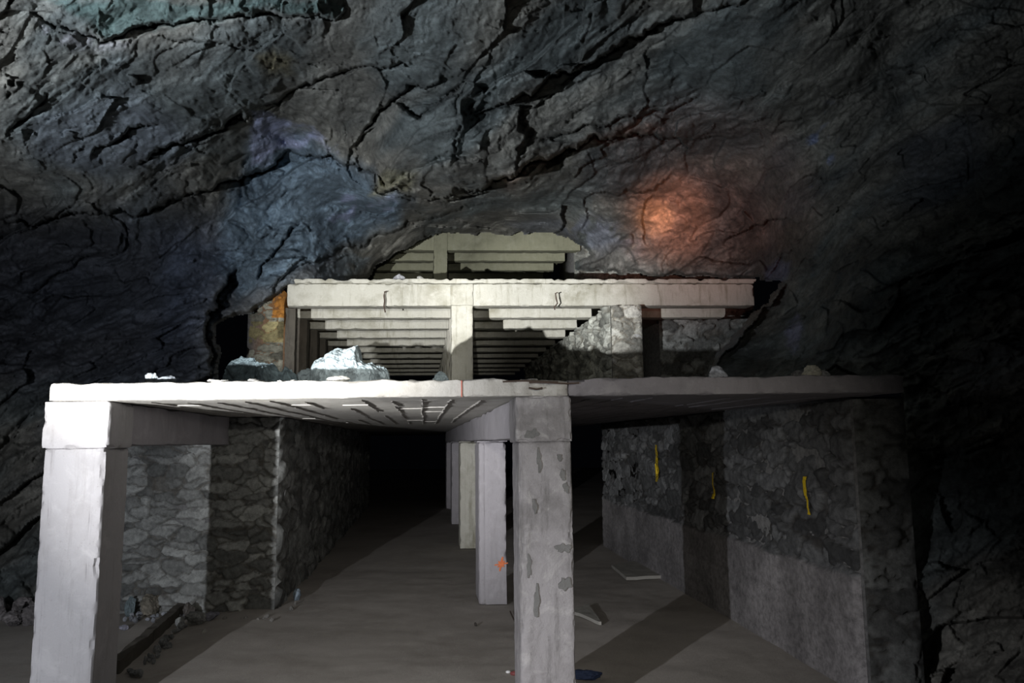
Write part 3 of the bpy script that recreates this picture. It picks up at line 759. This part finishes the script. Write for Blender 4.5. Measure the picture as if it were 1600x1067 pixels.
# ------------------------------------------------------------------ loose stones
def ico(sub):
    import bmesh
    bm = bmesh.new(); bmesh.ops.create_icosphere(bm, subdivisions=sub, radius=1)
    V = np.array([v.co[:] for v in bm.verts]); Fc = np.array([[v.index for v in f.verts] for f in bm.faces]); bm.free(); return V, Fc
ICO = {k: ico(k) for k in (2, 3, 4, 5, 6)}
def stone(name, base, size, seed, col, label, cat='stone', group=None, sub=4, sil=None, rot=0, rough=1.0, origin_base=True):
    """broken stone: facets cut from a ball; sil = outline table (angle deg, radius) seen from the front"""
    V, Fc = ICO[sub]
    rg = np.random.RandomState(seed); D = V.copy(); P = V.copy()
    if sil is None:
        for k in range(14):
            n_ = rg.normal(size=3); n_ /= np.linalg.norm(n_); h = .55+.35*rg.rand()
            d = P@n_; P = P-np.clip(d-h, 0, None)[:, None]*n_
    else:
        th = np.degrees(np.arctan2(D[:, 2], D[:, 0])) % 360
        ang = [s[0] for s in sil]+[sil[0][0]+360]; rad = [s[1] for s in sil]+[sil[0][1]]
        R = np.interp(th, ang, rad); cl = np.sqrt(D[:, 0]**2+D[:, 2]**2)
        k = cl**.8
        P = np.stack([D[:, 0]/np.maximum(cl, .05)*R*k, D[:, 1]*.9, D[:, 2]/np.maximum(cl, .05)*R*k], 1)
    f1, f2, ID, Vv = worley(P*np.array([2.2, 2.2, 2.8])+seed, seed)
    h = ((Vv*(RV[ID, 3:6]-.5)).sum(1))*.28*rough+fbm(P*3, 4, seed+1)*.07*rough+ridged(P*np.array([4, 4, 7]), 3, seed+2)*.028*rough
    P = P*(1+h)[:, None]
    c_, s_ = math.cos(rot), math.sin(rot)
    P = P*np.array(size)
    P = np.stack([P[:, 0]*c_-P[:, 1]*s_, P[:, 0]*s_+P[:, 1]*c_, P[:, 2]], 1)
    P[:, 2] -= np.percentile(P[:, 2], 4)
    P[:, 2] = np.maximum(P[:, 2], 0.0)
    cc = np.array(col)*(.8+.4*fbm(V*4, 3, seed+6))[:, None]
    o = mesh_obj(name, P+np.array(base), Fc, M['boulder'], base, col=np.clip(cc, .03, .9), smooth=False)
    return tag(o, label, cat, group)
def deckpt(px, D, z=Z1): 
    p = at(px, 600, D); return np.array([p[0], D, z])
pt = deckpt(548, 6.2)
PROF = [(486,597),(487,580),(489,570),(494,564),(508,556),(520,547),(528,544),(538,547),(546,546),(552,543),(559,540.5),(561,550),(565,562),(572,567),(582,567),(588,571),(600,573),(607,580),(609,590),(610,597)]
def big_boulder(D):
    xs = np.array([at(x, 570, D)[0] for x, _ in PROF]); hs = np.array([at(x, y, D)[2] for x, y in PROF])-Z1+.0
    hs = np.maximum(hs, .0)
    nx_, nf = 150, 90
    X = np.linspace(xs[0], xs[-1], nx_+1); Hh = np.interp(X, xs, hs); t = (X-xs[0])/(xs[-1]-xs[0])
    Wd = .30*np.sqrt(np.clip(1-(2*t-1)**2, 0, 1))+.01
    V = []
    for i in range(nx_+1):
        for j in range(nf+1):
            a = math.pi*j/nf; ca, sa = math.cos(a), math.sin(a)
            # the ridge leans back; the front face falls in a slope
            V.append((X[i], D-Wd[i]*np.sign(ca)*abs(ca)**.8, Z1-.004+Hh[i]*sa**1.15))
    V = np.array(V)
    f1, f2, ID, Vv = worley((V)*np.array([5, 5, 6.5]), 5)
    g = ((Vv*(RV[ID, 3:6]-.5)).sum(1))
    nz = fbm(V*6, 4, 91)*.026+ridged(V@np.array([[18, 6, -9], [4, 14, 4], [14, 4, 22]]).T*.8, 4, 92)*.006
    kz = np.clip((V[:, 2]-Z1)/.04, 0, 1)
    V[:, 1] -= kz*(g*.075+nz*1.4); V[:, 2] += kz*(g*.018+nz*.5); V[:, 0] += kz*nz*.3
    V[:, 2] = np.maximum(V[:, 2], Z1-.004)
    idx = np.arange((nx_+1)*(nf+1)).reshape(nx_+1, nf+1)
    Fc = np.stack([idx[:-1, :-1], idx[1:, :-1], idx[1:, 1:], idx[:-1, 1:]], -1).reshape(-1, 4)
    cc = np.array([.40, .48, .52])*(.8+.45*fbm(V*9, 3, 93))[:, None]
    o = mesh_obj('boulder', V, Fc, M['boulder'], (V[:, 0].mean(), D, Z1), col=np.clip(cc, .05, .8), smooth=False)
    tag(o, 'large jagged blue-white boulder with a raised spike on the edge of the lower deck', 'boulder')
big_boulder(8.0)
def sv(px0, px1, ytop, D, name, col, lab, seed, group=None, z=Z1, sub=4, cat='stone', zmin=.03, dep=.8, rough=1.0):
    a = at(px0, ytop, D); b_ = at(px1, ytop, D); w = b_[0]-a[0]; h = max(zmin, a[2]-z)
    return stone(name, np.array([(a[0]+b_[0])/2, D, z-.004]), (w*.56, w*.56*dep, h*.62), seed, col, lab, cat, group, sub, rough=rough)
BL = (.34, .45, .50)
sv(345, 412, 560, 9.8, 'boulder', BL, 'dim blue-grey boulder at the left end of the rubble heap on the lower deck', 11, 'rubble heap left of the blue-white boulder', sub=5, cat='boulder')
sv(392, 450, 570, 9.6, 'boulder', BL, 'flat dim blue-grey block in the middle of the rubble heap on the lower deck', 12, 'rubble heap left of the blue-white boulder', sub=5, cat='boulder')
sv(436, 474, 576, 9.6, 'boulder', BL, 'low dim blue-grey block right of the middle of the rubble heap', 13, 'rubble heap left of the blue-white boulder', cat='boulder')
sv(462, 505, 578, 9.0, 'boulder', (.38, .46, .5), 'blue-grey block of the rubble heap touching the blue-white boulder', 14, 'rubble heap left of the blue-white boulder', cat='boulder')
sv(400, 436, 581, 8.8, 'boulder', BL, 'small blue-grey block in front of the rubble heap on the lower deck', 15, 'rubble heap left of the blue-white boulder', cat='boulder')
sv(228, 246, 582, 6.5, 'stone', (.5, .56, .6), 'pointed pale stone near the left end of the lower deck, tallest of that cluster', 21, 'pale stones near the left end of the deck')
sv(240, 274, 588, 6.45, 'stone', (.45, .5, .56), 'flat pale stone beside the pointed one near the left end of the lower deck', 22, 'pale stones near the left end of the deck')
sv(513, 546, 588, 6.02, 'stone', (.75, .74, .70), 'flat cream stone on the deck edge in front of the blue-white boulder', 23, rough=.5)
sv(676, 704, 583, 7.2, 'stone', (.34, .42, .46), 'small blue-grey stone on the deck below the cream centre column', 24)
sv(1105, 1136, 575, 6.4, 'stone', (.50, .52, .58), 'small pale stone on the right part of the deck, left of the long one', 25, rough=.7)
sv(1252, 1282, 572, 6.3, 'stone', (.62, .60, .50), 'long cream stone near the right end of the lower deck', 26, rough=.5, dep=.6)
sv(1268, 1300, 579, 6.35, 'stone', (.42, .42, .42), 'flat grey stone tucked behind the long cream stone on the right of the deck', 27, rough=.6)
sv(1235, 1260, 581, 6.5, 'stone', (.2, .2, .2), 'dark flat stone just left of the long cream stone on the deck', 28)
for k, (x, w) in enumerate(((335, 10), (350, 8), (398, 14), (380, 8), (440, 7), (458, 6), (830, 10), (645, 7))):
    sv(x-w, x+w, 591 if w > 9 else 593, D1+.08, 'pebble', (.7, .69, .66), 'tiny pale crumb of concrete on the very edge of the lower deck', 40+k, 'concrete crumbs on the deck edge', sub=3, zmin=.015, rough=.6)
sv(614, 633, 429, D2+.25, 'stone', (.62, .63, .68), 'pale stone on the middle deck edge, left of the smaller one', 61, z=Z2, sub=3)
sv(652, 662, 431, D2+.2, 'stone', (.70, .70, .66), 'smallest pale stone on the middle deck edge', 62, z=Z2, sub=3)

# floor stones
def fl(px, py, w, h, seed, col, lab, group=None, name='stone', sub=3, cat='stone'):
    p = on_plane(px, py, 0); sc_ = p[1]/F
    stone(name, np.array([p[0], p[1], -.006]), (w*sc_*.55, w*sc_*.45, h*sc_*.65), seed, col, lab, cat, group, sub, rot=seed)
GR = (.34, .35, .34)
fl(232, 960, 34, 28, 71, (.34, .31, .25), 'brown block at the foot of the rubble wall, seen just right of the white column', sub=4)
fl(203, 962, 20, 26, 72, (.25, .32, .34), 'blue-grey block wedged between the white column and the brown block on the floor', sub=4)
fl(252, 955, 18, 18, 73, (.2, .23, .25), 'dark block right of the brown block at the foot of the rubble wall', sub=4)
fl(306, 975, 34, 18, 74, GR, 'largest grey stone in the strip of rubble along the low edge beam', sub=4)
fl(282, 980, 16, 14, 75, GR, 'grey stone touching the left side of the largest one in the rubble strip', sub=4)
fl(330, 968, 22, 12, 76, (.30, .30, .36), 'flat bluish stone right of the largest one in the rubble strip', sub=4)
fl(294, 965, 22, 20, 77, (.22, .20, .18), 'dark brown stone behind the largest one in the rubble strip', sub=4)
fl(384, 970, 10, 7, 78, (.4, .4, .38), 'small pale stone at the foot of the shadowed end of the rubble wall')
fl(464, 938, 12, 15, 79, (.34, .42, .5), 'upright bluish stone at the corner of the dark passage')
fl(319, 990, 8, 6, 80, (.5, .5, .46), 'small pale pebble in front of the largest stone of the rubble strip', name='pebble')
fl(743, 977, 6, 5, 81, (.08, .07, .06), 'lone dark pebble on the open floor left of the scarred column', name='pebble')
fl(192, 984, 14, 7, 82, (.5, .5, .6), 'flat white stone on the floor close beside the white column')
rg = np.random.RandomState(12)
for k in range(22):
    t = rg.rand(); x = 200+t*92+rg.normal()*4; y = 968-10*t+rg.normal()*4-(5 if k % 2 else 0)
    fl(x, y, 5+7*rg.rand(), 4+5*rg.rand(), 100+k, np.array((.38, .40, .44))*(.7+.6*rg.rand()), 'small broken stone at the foot of the rubble wall behind the white column', 'broken stones under the rubble wall')
for k in range(30):
    t = rg.rand(); x = 205+t*85+rg.normal()*4; y = 1052-t*78+rg.normal()*4+6
    fl(x, y, 5+8*rg.rand(), 4+6*rg.rand(), 140+k, np.array((.28, .29, .29))*(.7+.6*rg.rand()), 'small grey stone in the rubble strip along the low edge beam', 'rubble strip stones')
for k in range(12):
    t = rg.rand(); x = 345+t*120; y = 972-30*max(0, t-.6)/.4+rg.normal()*3
    fl(x, y, 4+5*rg.rand(), 3+4*rg.rand(), 180+k, np.array((.3, .29, .27))*(.7+.6*rg.rand()), 'small dark stone scattered before the end of the rubble wall', 'stones before the rubble wall end')
for k in range(14):
    x = -10+rg.rand()*62; y = 952+rg.rand()*26
    fl(x, y, 10+22*rg.rand(), 8+16*rg.rand(), 200+k, np.array((.26, .24, .24))*(.6+.7*rg.rand()), 'dim stone at the foot of the rock left of the white column', 'stones left of the white column', sub=4)

# boards on the floor
def sheet(name, quad, th, mat, lab, cat, z=0.0):
    Q = [on_plane(x, y, z) for x, y in quad]; n = 8
    V = []; idx = []
    for lay in (0, 1):
        for j in range(n+1):
            for i in range(n+1):
                a, b_ = i/n, j/n
                p = Q[0]*(1-a)*(1-b_)+Q[1]*a*(1-b_)+Q[2]*a*b_+Q[3]*(1-a)*b_
                V.append((p[0], p[1], .012+(th if lay else 0)))
    V = np.array(V); V += np.stack([fbm(V*np.array([6, 6, 0]), 3, 5+k)*.006 for k in range(3)], 1)
    m_ = (n+1)**2; Fc = []
    for j in range(n):
        for i in range(n):
            k = j*(n+1)+i
            Fc.append([m_+k, m_+k+1, m_+k+n+2, m_+k+n+1]); Fc.append([k+n+1, k+n+2, k+1, k])
    per = [i for i in range(n+1)]+[(j+1)*(n+1)-1 for j in range(1, n+1)]+[n*(n+1)+i for i in range(n-1, -1, -1)]+[j*(n+1) for j in range(n-1, 0, -1)]
    for a, b_ in zip(per, per[1:]+per[:1]): Fc.append([a, b_, m_+b_, m_+a])
    o = mesh_obj(name, V, np.array(Fc), mat, Q[0], smooth=False); tag(o, lab, cat); return o
sheet('flat_board', [(956, 888), (979, 908), (1036, 905), (1004, 879)], .045, M['board'], 'thin dusty board lying on the floor against the right stone wall', 'board')
sheet('flat_board', [(890, 958), (936, 978), (940, 978), (920, 950)], .035, M['board'], 'small broken board lying just right of the scarred front column', 'board')
tube_t = [on_plane(797, 955, .02), on_plane(803, 968, .02), on_plane(810, 984, .02)]
o = tube_obj('thin_stick', tube_t, .008, M['steel'], tube_t[0]); tag(o, 'thin dark stick lying on the floor left of the scarred front column', 'stick')
o = stone('crumpled_cloth', on_plane(916, 1062, 0), (.13, .09, .05), 301, (.05, .11, .3), 'crumpled blue scrap on the floor at the right foot of the scarred front column', 'scrap', sub=4); o.data.materials[0] = M['blue']
o = stone('plastic_scrap', on_plane(806, 1056, 0), (.05, .03, .03), 302, (.2, .05, .05), 'dark red scrap with a white end at the left foot of the scarred front column', 'scrap', sub=3, rough=.5); o.data.materials[0] = flat('dark_red', (.20, .05, .05), .6)
pp = on_plane(794, 1053, 0)
V, Fc = ICO[3]; q = mesh_obj('white_tip', V*np.array([.022, .02, .012])+pp+np.array([0, 0, .018]), Fc, M['white'], np.array(o.location), o); q['label'] = 'white tip'

# ------------------------------------------------------------------ light: hand torches in the dark
def spot(name, pos, tgt, watts, size, blend, col, r=.03):
    d = bpy.data.lights.new(name, 'SPOT'); d.energy = watts; d.spot_size = math.radians(size); d.spot_blend = blend; d.color = col; d.shadow_soft_size = r
    o = bpy.data.objects.new(name, d); C.objects.link(o); o.location = pos
    o.rotation_euler = (Vector(tgt)-Vector(pos)).to_track_quat('-Z', 'Y').to_euler(); return o
T = W(-3.34, 0, 1.66)
def aim(az, el): 
    a, e = math.radians(az), math.radians(el); return tuple(T+np.array([math.sin(a)*math.cos(e), math.cos(a)*math.cos(e), math.sin(e)])*10)
# azimuths are measured from the frames' own depth direction
AZ0 = math.degrees(math.atan(K))
spot('torch_hot', T, aim(9+AZ0, 14.0), 5400, 24, 1, (1, .99, .94))
spot('torch_hot', T, aim(21+AZ0, 12.0), 9600, 18.5, 1, (1, .99, .94))
spot('torch_mid', T, aim(18+AZ0, 7), 2800, 38, 1.0, (.99, .98, .98))
spot('torch_flood', T, aim(7+AZ0, 4), 1100, 88, 1, (.90, .93, 1.0))
spot('torch_low', T, aim(42+AZ0, -18), 950, 46, 1, (.95, .95, 1.0))
spot('torch_up', T, aim(20+AZ0, 44), 2900, 86, 1, (.84, .92, 1.0))
spot('second_torch', (-.2, -.3, 2.55), at(600, 525, 14), 2900, 19, 1.0, (1, .98, .90), .03)
spot('camera_torch', (.0, -.3, 2.6), at(800, 830, 11), 480, 56, .8, (1, .95, .85), .04)
spot('warm_beam', (.3, -.1, 2.0), at(1024, 340, 15), 20000, 3.4, 1.0, (1, .42, .18))
spot('warm_beam', (.3, -.1, 2.0), at(1040, 345, 15), 9500, 8, 1.0, (1, .36, .17))
spot('warm_halo', (.3, -.1, 2.0), at(1070, 335, 15), 2000, 19, 1.0, (1, .40, .30))
w = bpy.data.worlds.new('dark'); SC.world = w; w.use_nodes = True
w.node_tree.nodes['Background'].inputs[0].default_value = (.30, .34, .5, 1); w.node_tree.nodes['Background'].inputs[1].default_value = .002
SC.view_settings.view_transform = 'Standard'; SC.view_settings.look = 'None'; SC.view_settings.gamma = 1; SC.view_settings.exposure = 0.0
SC.view_settings.use_curve_mapping = False
